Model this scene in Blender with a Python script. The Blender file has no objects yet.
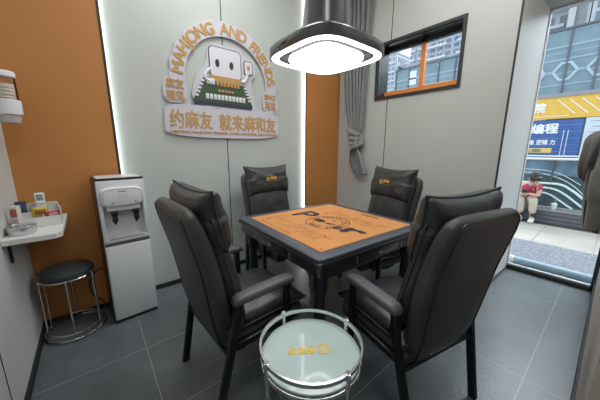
import bpy, bmesh, math, random
from mathutils import Vector, Matrix, noise
PI=math.pi
R=math.radians
random.seed(7)
C=bpy.context.scene.collection

# ------------------------------------------------------------------ materials
MATS={}
def mat(name,col,rough=.5,metal=0,var=0,vscale=6,bump=0,bscale=80,spec=.5,emit=None,estr=0,coat=0,sheen=0,trans=0):
    if name in MATS: return MATS[name]
    m=bpy.data.materials.new(name); m.use_nodes=True
    nt=m.node_tree; b=nt.nodes['Principled BSDF']
    b.inputs['Base Color'].default_value=(*col,1)
    b.inputs['Roughness'].default_value=rough
    b.inputs['Metallic'].default_value=metal
    b.inputs['Specular IOR Level'].default_value=spec
    b.inputs['Coat Weight'].default_value=coat
    b.inputs['Sheen Weight'].default_value=sheen
    b.inputs['Transmission Weight'].default_value=trans
    if emit:
        b.inputs['Emission Color'].default_value=(*emit,1); b.inputs['Emission Strength'].default_value=estr
    tc=nt.nodes.new('ShaderNodeTexCoord')
    if var:
        n=nt.nodes.new('ShaderNodeTexNoise'); n.inputs['Scale'].default_value=vscale; n.inputs['Detail'].default_value=6
        nt.links.new(tc.outputs['Object'],n.inputs['Vector'])
        r=nt.nodes.new('ShaderNodeMapRange'); r.inputs[3].default_value=1-var; r.inputs[4].default_value=1+var
        r.inputs[1].default_value=.3; r.inputs[2].default_value=.7
        nt.links.new(n.outputs[0],r.inputs[0])
        mx=nt.nodes.new('ShaderNodeVectorMath'); mx.operation='SCALE'
        mx.inputs[0].default_value=col; nt.links.new(r.outputs[0],mx.inputs['Scale'])
        nt.links.new(mx.outputs[0],b.inputs['Base Color'])
    if bump:
        n=nt.nodes.new('ShaderNodeTexNoise'); n.inputs['Scale'].default_value=bscale; n.inputs['Detail'].default_value=4
        nt.links.new(tc.outputs['Object'],n.inputs['Vector'])
        bp=nt.nodes.new('ShaderNodeBump'); bp.inputs['Strength'].default_value=bump; bp.inputs['Distance'].default_value=.01
        nt.links.new(n.outputs[0],bp.inputs['Height']); nt.links.new(bp.outputs[0],b.inputs['Normal'])
    MATS[name]=m; return m

leather=mat('black_leather',(.028,.030,.032),.38,var=.15,vscale=9,bump=.18,bscale=22,spec=.5)
leather_back=mat('grey_black_leather',(.040,.040,.041),.46,var=.2,vscale=7,bump=.15,bscale=120)
armleather=mat('arm_leather',(.075,.080,.085),.48,var=.15,bump=.12,bscale=90)
piping=mat('black_piping',(.012,.012,.013),.4)
black_metal=mat('black_metal',(.012,.012,.013),.38,metal=.3)
black_gloss=mat('black_gloss',(.012,.013,.015),.25,coat=.2)
black_matte=mat('black_matte',(.012,.012,.013),.6)
chrome=mat('chrome',(.72,.73,.74),.14,metal=1)
steel=mat('steel',(.62,.63,.64),.25,metal=1,bump=.05,bscale=60)
gold=mat('gold_thread',(.85,.47,.06),.5)
gold_print=mat('gold_print',(.80,.52,.04),.5)
wall_w=mat('wall_white',(.49,.525,.50),.55,var=.03,vscale=2,bump=.04,bscale=300)
wall_r=mat('wall_grey_white',(.47,.48,.46),.55,var=.03,vscale=2,bump=.04,bscale=300)
wall_l=mat('wall_left_paint',(.62,.62,.60),.6,var=.04,vscale=3,bump=.05,bscale=250)
beige=mat('wall_beige',(.46,.40,.35),.6,var=.04,vscale=3)
orange=mat('orange_panel',(.50,.195,.045),.62,var=.05,vscale=1.5,bump=.08,bscale=220)
white_plas=mat('white_plastic',(.74,.76,.79),.32,coat=.2)
white_paint=mat('white_paint',(.72,.72,.70),.45)
led=mat('led_strip',(1,1,1),.5,emit=(.93,1,.97),estr=8)
tblack=mat('table_black',(.014,.014,.017),.35,coat=.2,bump=.05,bscale=150)
tgrey=mat('table_rim_leather',(.062,.072,.090),.42,var=.08,bump=.15,bscale=160)
print_black=mat('print_black',(.012,.010,.010),.6)
print_brown=mat('print_brown',(.12,.035,.012),.6)
alu=mat('aluminium',(.62,.64,.66),.35,metal=.9)
sign_base=mat('sign_base',(.60,.58,.66),.5)
sign_gold=mat('sign_gold',(.52,.29,.09),.5)
sign_green=mat('sign_green',(.035,.075,.035),.5)
sign_navy=mat('sign_navy',(.02,.025,.06),.5)
sign_white=mat('sign_white',(.74,.74,.80),.5)
dark_line=mat('sign_line',(.01,.012,.025),.5)

def glass_mat(name,tint=(1,1,1),gl=.09,rough=.01):
    m=bpy.data.materials.new(name); m.use_nodes=True; nt=m.node_tree
    for n in list(nt.nodes): nt.nodes.remove(n)
    o=nt.nodes.new('ShaderNodeOutputMaterial'); t=nt.nodes.new('ShaderNodeBsdfTransparent')
    g=nt.nodes.new('ShaderNodeBsdfGlossy'); mx=nt.nodes.new('ShaderNodeMixShader'); f=nt.nodes.new('ShaderNodeLayerWeight')
    t.inputs[0].default_value=(*tint,1); g.inputs['Roughness'].default_value=rough; f.inputs[0].default_value=gl
    nt.links.new(f.outputs['Fresnel'],mx.inputs[0]); nt.links.new(t.outputs[0],mx.inputs[1]); nt.links.new(g.outputs[0],mx.inputs[2])
    nt.links.new(mx.outputs[0],o.inputs[0]); MATS[name]=m; return m
glass=glass_mat('window_glass',(.94,.97,.98),.14)
clear_plas=glass_mat('clear_plastic',(.97,.96,.95),.15,.1)

def floor_mat():
    m=bpy.data.materials.new('slate_tiles'); m.use_nodes=True; nt=m.node_tree; b=nt.nodes['Principled BSDF']; L=nt.links
    def nd(t,op=None,a=None,c=None):
        n=nt.nodes.new(t)
        if op: n.operation=op
        if a is not None:
            if isinstance(a,(int,float)): n.inputs[0].default_value=a
            else: L.new(a,n.inputs[0])
        if c is not None:
            if isinstance(c,(int,float)): n.inputs[1].default_value=c
            else: L.new(c,n.inputs[1])
        return n.outputs[0]
    tc=nt.nodes.new('ShaderNodeTexCoord'); sp=nt.nodes.new('ShaderNodeSeparateXYZ'); L.new(tc.outputs['Object'],sp.inputs[0])
    X,Y=sp.outputs[0],sp.outputs[1]
    def line(v,off,pitch,w):
        a=nd('ShaderNodeMath','SUBTRACT',v,off); a=nd('ShaderNodeMath','DIVIDE',a,pitch); a=nd('ShaderNodeMath','FRACT',nd('ShaderNodeMath','ADD',a,50.5))
        a=nd('ShaderNodeMath','ABSOLUTE',nd('ShaderNodeMath','SUBTRACT',a,.5)); a=nd('ShaderNodeMath','MULTIPLY',a,pitch)
        return nd('ShaderNodeMath','LESS_THAN',a,w)
    step=nd('ShaderNodeMath','GREATER_THAN',Y,1.0)
    xs=nd('ShaderNodeMath','ADD',X,nd('ShaderNodeMath','MULTIPLY',step,.512))
    ly=line(Y,.155,.5645,.0028); lx=line(xs,.66,1.2,.0026)
    g=nd('ShaderNodeMath','MAXIMUM',lx,ly)
    n=nt.nodes.new('ShaderNodeTexNoise'); n.inputs['Scale'].default_value=3.5; n.inputs['Detail'].default_value=10; n.inputs['Roughness'].default_value=.65
    L.new(tc.outputs['Object'],n.inputs['Vector'])
    cr=nt.nodes.new('ShaderNodeValToRGB'); cr.color_ramp.elements[0].position=.3; cr.color_ramp.elements[0].color=(.080,.093,.101,1)
    cr.color_ramp.elements[1].position=.72; cr.color_ramp.elements[1].color=(.135,.155,.168,1); L.new(n.outputs[0],cr.inputs[0])
    mx=nt.nodes.new('ShaderNodeMixRGB'); L.new(g,mx.inputs[0]); L.new(cr.outputs[0],mx.inputs[1]); mx.inputs[2].default_value=(.27,.29,.29,1)
    L.new(mx.outputs[0],b.inputs['Base Color'])
    b.inputs['Roughness'].default_value=.30
    n2=nt.nodes.new('ShaderNodeTexNoise'); n2.inputs['Scale'].default_value=60; n2.inputs['Detail'].default_value=8; L.new(tc.outputs['Object'],n2.inputs['Vector'])
    bp=nt.nodes.new('ShaderNodeBump'); bp.inputs['Strength'].default_value=.12; bp.inputs['Distance'].default_value=.01
    L.new(n2.outputs[0],bp.inputs['Height']); L.new(bp.outputs[0],b.inputs['Normal'])
    return m

def grid_mat(name,base,line,sx,sy,sz,w=.08,rough=.6,noise_=.1,line2=None):
    """panel pattern in object space along the three axes (pitch 0 = none)"""
    m=bpy.data.materials.new(name); m.use_nodes=True; nt=m.node_tree; b=nt.nodes['Principled BSDF']; L=nt.links
    tc=nt.nodes.new('ShaderNodeTexCoord'); sp=nt.nodes.new('ShaderNodeSeparateXYZ'); L.new(tc.outputs['Object'],sp.inputs[0])
    last=None
    for i,p in enumerate((sx,sy,sz)):
        if not p: continue
        d=nt.nodes.new('ShaderNodeMath'); d.operation='DIVIDE'; L.new(sp.outputs[i],d.inputs[0]); d.inputs[1].default_value=p
        f=nt.nodes.new('ShaderNodeMath'); f.operation='FRACT'; L.new(d.outputs[0],f.inputs[0])
        l=nt.nodes.new('ShaderNodeMath'); l.operation='LESS_THAN'; L.new(f.outputs[0],l.inputs[0]); l.inputs[1].default_value=w/p
        if last is None: last=l.outputs[0]
        else:
            q=nt.nodes.new('ShaderNodeMath'); q.operation='MAXIMUM'; L.new(last,q.inputs[0]); L.new(l.outputs[0],q.inputs[1]); last=q.outputs[0]
    n=nt.nodes.new('ShaderNodeTexNoise'); n.inputs['Scale'].default_value=2; n.inputs['Detail'].default_value=6; L.new(tc.outputs['Object'],n.inputs['Vector'])
    mr=nt.nodes.new('ShaderNodeMapRange'); mr.inputs[1].default_value=.3; mr.inputs[2].default_value=.7; mr.inputs[3].default_value=1-noise_; mr.inputs[4].default_value=1+noise_; L.new(n.outputs[0],mr.inputs[0])
    sc=nt.nodes.new('ShaderNodeVectorMath'); sc.operation='SCALE'; sc.inputs[0].default_value=base; L.new(mr.outputs[0],sc.inputs['Scale'])
    mx=nt.nodes.new('ShaderNodeMixRGB'); L.new(last,mx.inputs[0]); L.new(sc.outputs[0],mx.inputs[1]); mx.inputs[2].default_value=(*line,1)
    L.new(mx.outputs[0],b.inputs['Base Color']); b.inputs['Roughness'].default_value=rough
    MATS[name]=m; return m

# ------------------------------------------------------------------ mesh helpers
def _merge(bm,t,M=None):
    if M is not None: t.transform(M)
    me=bpy.data.meshes.new('tmp'); t.to_mesh(me); t.free(); bm.from_mesh(me); bpy.data.meshes.remove(me)
def box(bm,c,s,bev=0,seg=2,M=None):
    t=bmesh.new(); bmesh.ops.create_cube(t,size=1)
    for v in t.verts: v.co=Vector((v.co.x*s[0],v.co.y*s[1],v.co.z*s[2]))
    if bev: bmesh.ops.bevel(t,geom=list(t.edges),offset=min(bev,min(s)*.49),segments=seg,profile=.5,affect='EDGES')
    X=Matrix.Translation(c)
    _merge(bm,t,(M@X) if M is not None else X); return bm
def bx(x0,x1,y0,y1,z0,z1,bev=0,bm=None):
    bm=bm or bmesh.new(); return box(bm,((x0+x1)/2,(y0+y1)/2,(z0+z1)/2),(abs(x1-x0),abs(y1-y0),abs(z1-z0)),bev)
def loft(bm,rings,cap=True,closed=False):
    vr=[[bm.verts.new(p) for p in r] for r in rings]; n=len(vr[0])
    pairs=list(zip(vr[:-1],vr[1:]))+([(vr[-1],vr[0])] if closed else [])
    for a,b in pairs:
        for i in range(n):
            bm.faces.new((a[i],a[(i+1)%n],b[(i+1)%n],b[i]))
    if cap and not closed:
        bm.faces.new(list(reversed(vr[0]))); bm.faces.new(vr[-1])
    return bm
def sup(a,b,n,k=32):
    out=[]
    for i in range(k):
        t=2*PI*i/k; c,s=math.cos(t),math.sin(t)
        out.append((a*math.copysign(abs(c)**(2/n),c),b*math.copysign(abs(s)**(2/n),s)))
    return out
def ring(c,ux,uy,a,b,n=2,k=32):
    c=Vector(c);ux=Vector(ux);uy=Vector(uy)
    return [c+ux*p+uy*q for p,q in sup(a,b,n,k)]
def tube(bm,pts,r,k=10,closed=False):
    pts=[Vector(p) for p in pts]; n=len(pts); rings=[]; prev=None
    for i,p in enumerate(pts):
        if closed: t=pts[(i+1)%n]-pts[i-1]
        else: t=pts[min(i+1,n-1)]-pts[max(i-1,0)]
        t.normalize()
        if prev is None:
            u=t.orthogonal().normalized()
        else:
            u=(prev-t*prev.dot(t)).normalized()
        prev=u; w=t.cross(u)
        rr=r[i] if isinstance(r,(list,tuple)) else r
        rings.append([p+u*math.cos(2*PI*j/k)*rr+w*math.sin(2*PI*j/k)*rr for j in range(k)])
    return loft(bm,rings,closed=closed)
def lathe(bm,prof,c=(0,0,0),k=40,cap=True):
    rings=[[Vector((c[0]+r*math.cos(2*PI*i/k),c[1]+r*math.sin(2*PI*i/k),c[2]+z)) for i in range(k)] for r,z in prof]
    return loft(bm,rings,cap=cap)
def circle(c,r,z,k=48,a0=0,a1=2*PI):
    return [(c[0]+r*math.cos(a0+(a1-a0)*i/k),c[1]+r*math.sin(a0+(a1-a0)*i/k),z) for i in range(k)]
def spline(pts,n=8):
    P=[Vector(p) for p in pts]; out=[]
    for i in range(len(P)-1):
        p0=P[max(i-1,0)];p1=P[i];p2=P[i+1];p3=P[min(i+2,len(P)-1)]
        for j in range(n):
            t=j/n
            out.append(.5*((2*p1)+(-p0+p2)*t+(2*p0-5*p1+4*p2-p3)*t*t+(-p0+3*p1-3*p2+p3)*t**3))
    out.append(P[-1]); return out
def prism(bm,pts,z0,z1):
    """polygon in local XY extruded in Z"""
    a=[bm.verts.new((p[0],p[1],z0)) for p in pts]; b=[bm.verts.new((p[0],p[1],z1)) for p in pts]; n=len(pts)
    bm.faces.new(list(reversed(a))); bm.faces.new(b)
    for i in range(n): bm.faces.new((a[i],a[(i+1)%n],b[(i+1)%n],b[i]))
    return bm
def obj(name,bm,m,parent=None,smooth=True,loc=(0,0,0),rot=(0,0,0),label=None,angle=40):
    if isinstance(bm,bpy.types.Mesh): me=bm
    else:
        bmesh.ops.recalc_face_normals(bm,faces=bm.faces)
        me=bpy.data.meshes.new(name); bm.to_mesh(me); bm.free()
    me.materials.clear(); me.materials.append(m)
    if smooth:
        me.shade_smooth(); me.set_sharp_from_angle(angle=R(angle))
    o=bpy.data.objects.new(name,me); C.objects.link(o); o.location=loc; o.rotation_euler=rot
    if parent: o.parent=parent
    if label: o['label']=label
    return o
def tag(o,label,cat,group=None,kind=None):
    o['label']=label; o['category']=cat
    if group: o['group']=group
    if kind: o['kind']=kind
    return o
def thing(name,label,cat,loc=(0,0,0),rz=0,group=None):
    o=bpy.data.objects.new(name,None); C.objects.link(o); o.location=loc; o.rotation_euler=(0,0,rz); o.empty_display_size=.1
    return tag(o,label,cat,group)
def struct(name,bm,m,smooth=False,parent=None,label=None):
    o=obj(name,bm,m,parent,smooth)
    if not parent: o['kind']='structure'
    if label: o['label']=label
    return o
def copy_tree(o,parent=None):
    c=o.copy(); C.objects.link(c)
    if parent: c.parent=parent
    for ch in list(o.children): copy_tree(ch,c)
    return c
def text_bm(s,size,offset=0,extrude=.001,outline=0,align='LEFT'):
    cu=bpy.data.curves.new('t','FONT'); cu.body=s; cu.size=size; cu.offset=offset; cu.extrude=extrude; cu.align_x=align; cu.resolution_u=4
    if outline: cu.fill_mode='NONE'; cu.bevel_depth=outline; cu.extrude=0; cu.bevel_resolution=0
    o=bpy.data.objects.new('t',cu); C.objects.link(o); bpy.context.view_layer.update()
    dg=bpy.context.evaluated_depsgraph_get(); me=bpy.data.meshes.new_from_object(o.evaluated_get(dg))
    bm=bmesh.new(); bm.from_mesh(me)
    bpy.data.objects.remove(o); bpy.data.curves.remove(cu); bpy.data.meshes.remove(me)
    return bm
def bounds(bm):
    xs=[v.co.x for v in bm.verts]; ys=[v.co.y for v in bm.verts]
    return min(xs),max(xs),min(ys),max(ys)
def fit_text(s,x0,x1,y0,y1,offset=0,extrude=.001,outline=0):
    """text scaled into the rectangle x0..x1, y0..y1"""
    bm=text_bm(s,1,offset,extrude,outline); a,b,c,d=bounds(bm)
    for v in bm.verts:
        v.co.x=x0+(v.co.x-a)/(b-a)*(x1-x0); v.co.y=y0+(v.co.y-c)/(d-c)*(y1-y0)
    return bm
def bold(s,x0,x1,y0,y1,d=.003,ex=.001):
    """heavier lettering: the same glyphs laid over each other with small shifts"""
    out=bmesh.new()
    for k,(dx,dy) in enumerate(((0,0),(d,0),(-d,0),(0,d),(0,-d))):
        t=fit_text(s,x0,x1,y0,y1,0,ex)
        t.transform(Matrix.Translation((dx,dy,k*.00012))); me=bpy.data.meshes.new('tmp'); t.to_mesh(me); t.free(); out.from_mesh(me); bpy.data.meshes.remove(me)
    return out
def flat(bm,pts,z=0):
    bm.faces.new([bm.verts.new((p[0],p[1],z)) for p in pts]); return bm
def xf(bm,M): bm.transform(M); return bm
def join(bm,o):
    me=bpy.data.meshes.new('tmp'); o.to_mesh(me); o.free(); bm.from_mesh(me); bpy.data.meshes.remove(me); return bm

# ------------------------------------------------------------------ camera
cam=bpy.data.cameras.new('camera'); co=bpy.data.objects.new('camera',cam); C.objects.link(co)
f,pi_,ro,ya=255.986,.1991,.00252,.684
cam.sensor_width=36; cam.lens=f/600*36; cam.clip_start=.02; cam.clip_end=300
fw=Vector((math.sin(ya)*math.cos(pi_),math.cos(ya)*math.cos(pi_),-math.sin(pi_)))
r0=Vector((math.cos(ya),-math.sin(ya),0)); u0=r0.cross(fw)
rr=math.cos(ro)*r0+math.sin(ro)*u0; uu=-math.sin(ro)*r0+math.cos(ro)*u0
co.matrix_world=Matrix(((rr.x,uu.x,-fw.x,0),(rr.y,uu.y,-fw.y,0),(rr.z,uu.z,-fw.z,1.35),(0,0,0,1)))
bpy.context.scene.camera=co

# ------------------------------------------------------------------ room shell
XL,YB,XR,XG,YN,YA=-.42,2.64,2.83,3.62,-.05,.61      # left wall, back wall, right wall, glass, near wall, alcove side
CZ=3.5
struct('floor',bx(XL-.1,XG+.05,-1.4,YB+.1,-.08,0),floor_mat())
struct('ceiling',bx(XL-.1,XG+.1,-1.4,YB+.1,CZ,CZ+.1),wall_w)
def seam(parent,*a): return struct('panel_seam',bx(*a),black_matte,parent=parent)
wl=struct('wall_left',bx(XL-.1,XL,-1.4,YB+.1,0,CZ),wall_l)
for y in (1.62,.4): seam(wl,XL-.001,XL+.002,y-.003,y+.003,.06,CZ)
wb=struct('wall_back',bx(XL,XR,YB,YB+.1,0,CZ),wall_w)
seam(wb,1.153,1.162,YB-.002,YB+.001,.04,CZ)
# orange panels standing proud of the wall, lit from behind their edge
PO=.045
pl=struct('trim_1',bx(XL,.178,YB-PO,YB,.0,CZ),orange,label='orange wall panel left of the white panels')
struct('edge_profile',bx(.178,.194,YB-PO-.004,YB-.028,0,CZ),black_matte,parent=pl)
struct('led_strip',bx(.178,.186,YB-.026,YB-.004,.05,CZ),led,parent=pl)
pr=struct('trim_2',bx(2.215,XR,YB-PO,YB,.0,CZ),orange,label='narrow orange wall panel beside the corner')
struct('edge_profile',bx(2.205,2.215,YB-PO-.002,YB-.028,0,CZ),black_matte,parent=pr)
struct('led_strip',bx(2.205,2.215,YB-.026,YB-.004,.05,CZ),led,parent=pr)
# right wall with the small window opening
WY0,WY1,WZ0,WZ1=1.090,1.985,1.955,2.525
b=bx(XR,XR+.2,.67,YB+.1,0,WZ0); bx(XR,XR+.2,.67,YB+.1,WZ1,CZ,bm=b); bx(XR,XR+.2,.67,WY0,WZ0,WZ1,bm=b); bx(XR,XR+.2,WY1,YB+.1,WZ0,WZ1,bm=b)
bx(XR,XR+.2,-1.4,.68,2.66,CZ,bm=b); bx(XR+.2,XG+.1,YN-.1,YA+.14,2.66,CZ,bm=b)   # wall and soffit above the alcove
bx(XR+.2,XG+.04,.68,YA+.16,0,2.66,bm=b)                                             # far cheek of the alcove
wr=struct('wall_right',b,wall_r)
struct('trim_4',prism(bmesh.new(),[(XR+.002,.662),(XG+.02,.626),(XG+.02,.685),(XR+.21,.685),(XR+.21,.669),(XR+.002,.669)],0,2.66),mat('reveal_white',(.86,.88,.88),.5),label='white reveal of the alcove')
for z0,z1 in ((.05,WZ0-.03),(WZ1+.03,CZ)): seam(wr,XR-.002,XR+.001,1.832,1.840,z0,z1)
struct('trim_3',bx(XR-.006,XR+.004,.660,.674,0,2.66),black_matte)
# near wall (camera stands beside it) and the space behind the camera
struct('wall_near',bx(1.0,XG+.1,YN-.1,YN,0,CZ),beige)
struct('wall_rear',bx(XL-.1,XG+.1,-1.45,-1.35,0,CZ),wall_l)
struct('wall_side',bx(1.0,1.1,-1.35,YN-.1,0,CZ),wall_l)
struct('baseboard_left',bx(XL,XL+.012,-1.35,YB,0,.055),black_matte)
b=bx(XL,.18,YB-PO-.010,YB-PO,0,.045); bx(.18,2.215,YB-.012,YB,0,.045,bm=b); bx(2.215,XR,YB-PO-.010,YB-PO,0,.045,bm=b)
struct('baseboard_back',b,black_matte)
struct('baseboard_right',bx(XR-.012,XR,.675,YB,0,.045),black_matte)
struct('baseboard_near',bx(1.0,XG-.03,YN,YN+.012,0,.16),black_matte)
struct('baseboard_alcove',bx(XR,XG-.03,YA+.012,YA+.03,0,.012),black_matte)

# small window in the right wall
w=struct('window_1',bx(XR-.012,XR+.005,WY0-.03,WY1+.03,WZ0-.03,WZ0),black_matte)
for a in ((XR-.015,XR+.005,WY0-.03,WY1+.03,WZ1,WZ1+.03),(XR-.015,XR+.005,WY0-.03,WY0,WZ0,WZ1),(XR-.015,XR+.005,WY1,WY1+.03,WZ0,WZ1)):
    struct('trim_bar',bx(*a),black_matte,parent=w)
b=bx(XR,XR+.2,WY0,WY1,WZ0,WZ0+.006); bx(XR,XR+.2,WY0,WY1,WZ1-.006,WZ1,bm=b); bx(XR,XR+.2,WY0,WY0+.006,WZ0,WZ1,bm=b); bx(XR,XR+.2,WY1-.006,WY1,WZ0,WZ1,bm=b)
struct('reveal',b,black_gloss,parent=w)
wframe=mat('orange_frame',(.75,.22,.035),.4)
b=bx(XR+.14,XR+.19,WY0+.006,WY1-.006,WZ0+.006,WZ0+.082,.004); bx(XR+.14,XR+.19,1.50,1.548,WZ0+.082,WZ1-.006,.004,bm=b)
struct('orange_frame',b,wframe,parent=w,label='orange sill and mullion of the small window')
struct('upper_frame',bx(XR+.14,XR+.19,WY0+.006,WY1-.006,WZ1-.045,WZ1-.006),black_gloss,parent=w)
struct('pane',bx(XR+.162,XR+.166,WY0+.006,WY1-.006,WZ0+.082,WZ1-.045),glass,parent=w)

# shopfront glazing of the alcove
w=struct('window_2',bx(XG-.03,XG+.03,YN,YA+.016,0,.035),black_matte)
struct('silver_rail',bx(XG-.008,XG+.03,YN,YA+.016,.035,.058,.004),alu,parent=w,label='thin silver rail under the glass')
struct('pane',bx(XG+.006,XG+.014,YN+.02,YA+.016,.058,2.645),glass,parent=w)
struct('frame',bx(XG-.02,XG+.03,YA+.010,YA+.017,.03,2.66),white_paint,parent=w)
struct('frame',bx(XG-.03,XG+.03,YN,YN+.03,.0,2.66),black_matte,parent=w)
struct('head_profile',bx(XG-.02,XG+.03,YN,YA+.016,2.645,2.662),alu,parent=w)

# ------------------------------------------------------------------ wall sign
sg=thing('wall_sign','raised shop sign with arched english lettering and gold chinese characters on the white wall','sign',(0,YB,0))
SM=Matrix(((1,0,0,0),(0,0,-1,0),(0,1,0,0),(0,0,0,1)))   # local XY polygon -> wall X,Z ; local z -> toward the room (-Y)
def sobj(name,bm,m,parent=sg,label=None): return obj(name,xf(bm,SM),m,parent,True,label=label)
def blob(pts,r,z0,z1,k=10):
    """outline of a list of rectangles is given directly; rounded by chaikin"""
    P=[Vector(p) for p in pts]
    if r: return prism(bmesh.new(),P,z0,z1)
    for _ in range(3):
        Q=[]
        for i in range(len(P)):
            a,c=P[i],P[(i+1)%len(P)]; Q+= [a.lerp(c,.22),a.lerp(c,.78)]
        P=Q
    return prism(bmesh.new(),P,z0,z1)
cx,cz,ro_,ri_=1.205,1.985,.562,.432
pts=[]
for i in range(61):
    a=R(184-188*i/60); w_=.008*math.sin(i*1.35); pts.append((cx+(ro_+w_)*math.cos(a),cz+(ro_+w_)*math.sin(a)))
for i in range(41):
    a=R(-4+188*i/40); pts.append((cx+ri_*math.cos(a),cz+ri_*math.sin(a)))
arch=sobj('arch_board',blob(pts,0,.006,.028),sign_base)
sobj('tag_board',blob([(.575,1.758),(.780,1.758),(.782,1.975),(.680,1.968),(.585,1.972)],0,.006,.0265),sign_base)
sobj('tag_board',blob([(1.59,1.745),(1.79,1.745),(1.79,1.965),(1.59,1.975)],0,.006,.0265),sign_base)
sobj('name_board',blob([(.565,1.452),(1.79,1.452),(1.80,1.60),(1.775,1.765),(1.10,1.75),(1.06,1.73),(1.02,1.755),(.575,1.745),(.57,1.6)],0,.006,.028),sign_base)
# arch letters
bm=bmesh.new(); s_='MAHJONG AND FRIENDS.'; rad=.452
mets=[]
for ch in s_:
    if ch==' ': mets.append((None,.055)); continue
    t0=text_bm(ch,.138,0,.002); a,b_,c_,d_=bounds(t0); t0.free(); t=bold(ch,a,b_,c_,d_,.004,.002); mets.append((t,b_-a)); xf(t,Matrix.Translation((-(a+b_)/2,0,0)))
tot=sum(m_[1] for m_ in mets); gap=(R(172)*rad-tot)/(len(mets)-1); pos=0
for t,wd in mets:
    if t is not None:
        ang=R(177)-(pos+wd/2)/rad
        M=Matrix.Translation((cx+rad*math.cos(ang),cz+rad*math.sin(ang),.031))@Matrix.Rotation(ang-PI/2,4,'Z'); xf(t,M); join(bm,t)
    pos+=wd+gap
sobj('arch_lettering',bm,sign_gold)
def st(name,s,x0,x1,y0,y1,off=.012,m=sign_gold,z=.031,par=sg):
    t=bold(s,x0,x1,y0,y1,off,.002); xf(t,Matrix.Translation((0,0,z-.001)))
    return sobj(name,t,m,par)
st('lettering','麻友',.605,.755,1.880,1.960,.003); st('lettering','相见',.600,.750,1.778,1.860,.003)
st('lettering','EMO',1.610,1.755,1.890,1.940,.003); st('lettering','再见',1.618,1.755,1.775,1.860,.003)
st('lettering','约麻友',.610,1.000,1.535,1.695,.003); st('lettering','就来麻和友',1.075,1.752,1.530,1.690,.004)
st('lettering','MEETING MAHJONG FRIENDS, COME MAHJONG AND FRIENDS',.61,1.765,1.482,1.512,.0016)
# emblem: tile with eyes behind a green mahjong table
sobj('emblem_board',blob([(.80,1.745),(1.48,1.735),(1.50,1.80),(1.44,2.06),(1.50,2.10),(1.50,2.26),(1.36,2.28),(1.34,2.34),(.99,2.33),(.975,2.14),(.86,2.02)],0,.006,.026),sign_base)
def rq(cx_,cy_,a,b_,r,k=6):
    out=[]
    for q,(sx,sy) in enumerate(((1,1),(-1,1),(-1,-1),(1,-1))):
        for i in range(k+1):
            t=PI/2*q+PI/2*i/k; out.append((cx_+sx*(a-r)+r*math.cos(t),cy_+sy*(b_-r)+r*math.sin(t)))
    return out
def poly(name,pts,m,z0,z1,rnd=False,par=sg):
    return sobj(name,blob(pts,0,z0,z1) if rnd else prism(bmesh.new(),pts,z0,z1),m,par)
poly('tile_outline',rq(1.169,2.170,.168,.140,.045),dark_line,.026,.031)
poly('tile_face',rq(1.169,2.170,.160,.132,.038),sign_white,.031,.034)
for ex in (1.082,1.228): 
    sobj('eye',prism(bmesh.new(),[(ex+.021*math.cos(a*PI/12),2.160+.036*math.sin(a*PI/12)) for a in range(24)],.034,.037),dark_line)
poly('orange_band',[(1.00,2.000),(1.325,1.995),(1.325,2.045),(1.00,2.045)],sign_gold,.030,.0345)
poly('table_side',[(.828,1.80),(.845,1.765),(1.445,1.755),(1.455,1.795)],sign_navy,.027,.033)
poly('table_green',[(.828,1.798),(1.452,1.79),(1.375,1.985),(.945,2.02)],sign_green,.028,.034)
for i in range(11): sobj('small_tile',box(bmesh.new(),(.965+i*.0385,1.845,.037),(.031,.050,.006),.004),sign_white)
for i in range(5):
    sobj('small_tile',box(bmesh.new(),(.865+i*.016,1.845+i*.034,.037),(.034,.020,.006),.004),sign_white)
    sobj('small_tile',box(bmesh.new(),(1.415-i*.012,1.845+i*.030,.037),(.030,.018,.006),.004),sign_white)
for i in range(7): sobj('gold_tile',box(bmesh.new(),(1.075+i*.036,1.975,.037),(.028,.045,.006),.004),sign_gold)
for i in range(5): sobj('gold_tile',box(bmesh.new(),(1.09+i*.034,1.908,.037),(.026,.022,.006),.004),sign_gold)
sobj('arm',tube(bmesh.new(),spline([(1.335,2.02,.033),(1.375,2.04,.033),(1.40,2.09,.033),(1.41,2.13,.033)],6),.015,8),sign_white)
bm=tube(bmesh.new(),spline([(1.01,2.10,.033),(.97,2.06,.033),(.955,2.01,.033),(1.0,1.985,.033)],6),.015,8); box(bm,(1.005,1.985,.036),(.085,.055,.012),.02)
sobj('arm',bm,sign_white)
poly('held_tile_outline',rq(1.417,2.173,.050,.066,.018),dark_line,.030,.035)
poly('held_tile',rq(1.417,2.173,.043,.059,.014),sign_white,.035,.038)
st('held_tile_mark','發',1.397,1.437,2.15,2.195,.001,sign_gold,.039)

# ------------------------------------------------------------------ mahjong table
TC=(1.418,1.40); TR=R(-3)
tb=thing('mahjong_table','black square mahjong table with drawers and a grey leather rim','table',(*TC,-.008),TR)
def sq(a,n,z,k=64): return [Vector((x,y,z)) for x,y in sup(a,a,n,k)]
H=.53
def rrect(a,r,z,k=6):
    out=[]
    for q,(sx,sy) in enumerate(((1,1),(-1,1),(-1,-1),(1,-1))):
        for i in range(k+1):
            t=PI/2*q+PI/2*i/k
            out.append(Vector((sx*(a-r)+r*math.cos(t),sy*(a-r)+r*math.sin(t),z)))
    return out
bm=bmesh.new(); loft(bm,[rrect(.445,.005,.772),rrect(.447,.006,.784),rrect(.455,.012,.788),rrect(.515,.030,.786),rrect(.526,.034,.781),rrect(.529,.035,.772),rrect(.527,.034,.765)]); box(bm,(0,0,.775),(.89,.89,.008))
obj('rim',bm,tgrey,tb)
bm=bmesh.new(); loft(bm,[rrect(.515,.03,.757),rrect(.531,.036,.762),rrect(.535,.036,.757),rrect(.535,.036,.746),rrect(.528,.034,.742)])
obj('edge_moulding',bm,tblack,tb)
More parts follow.
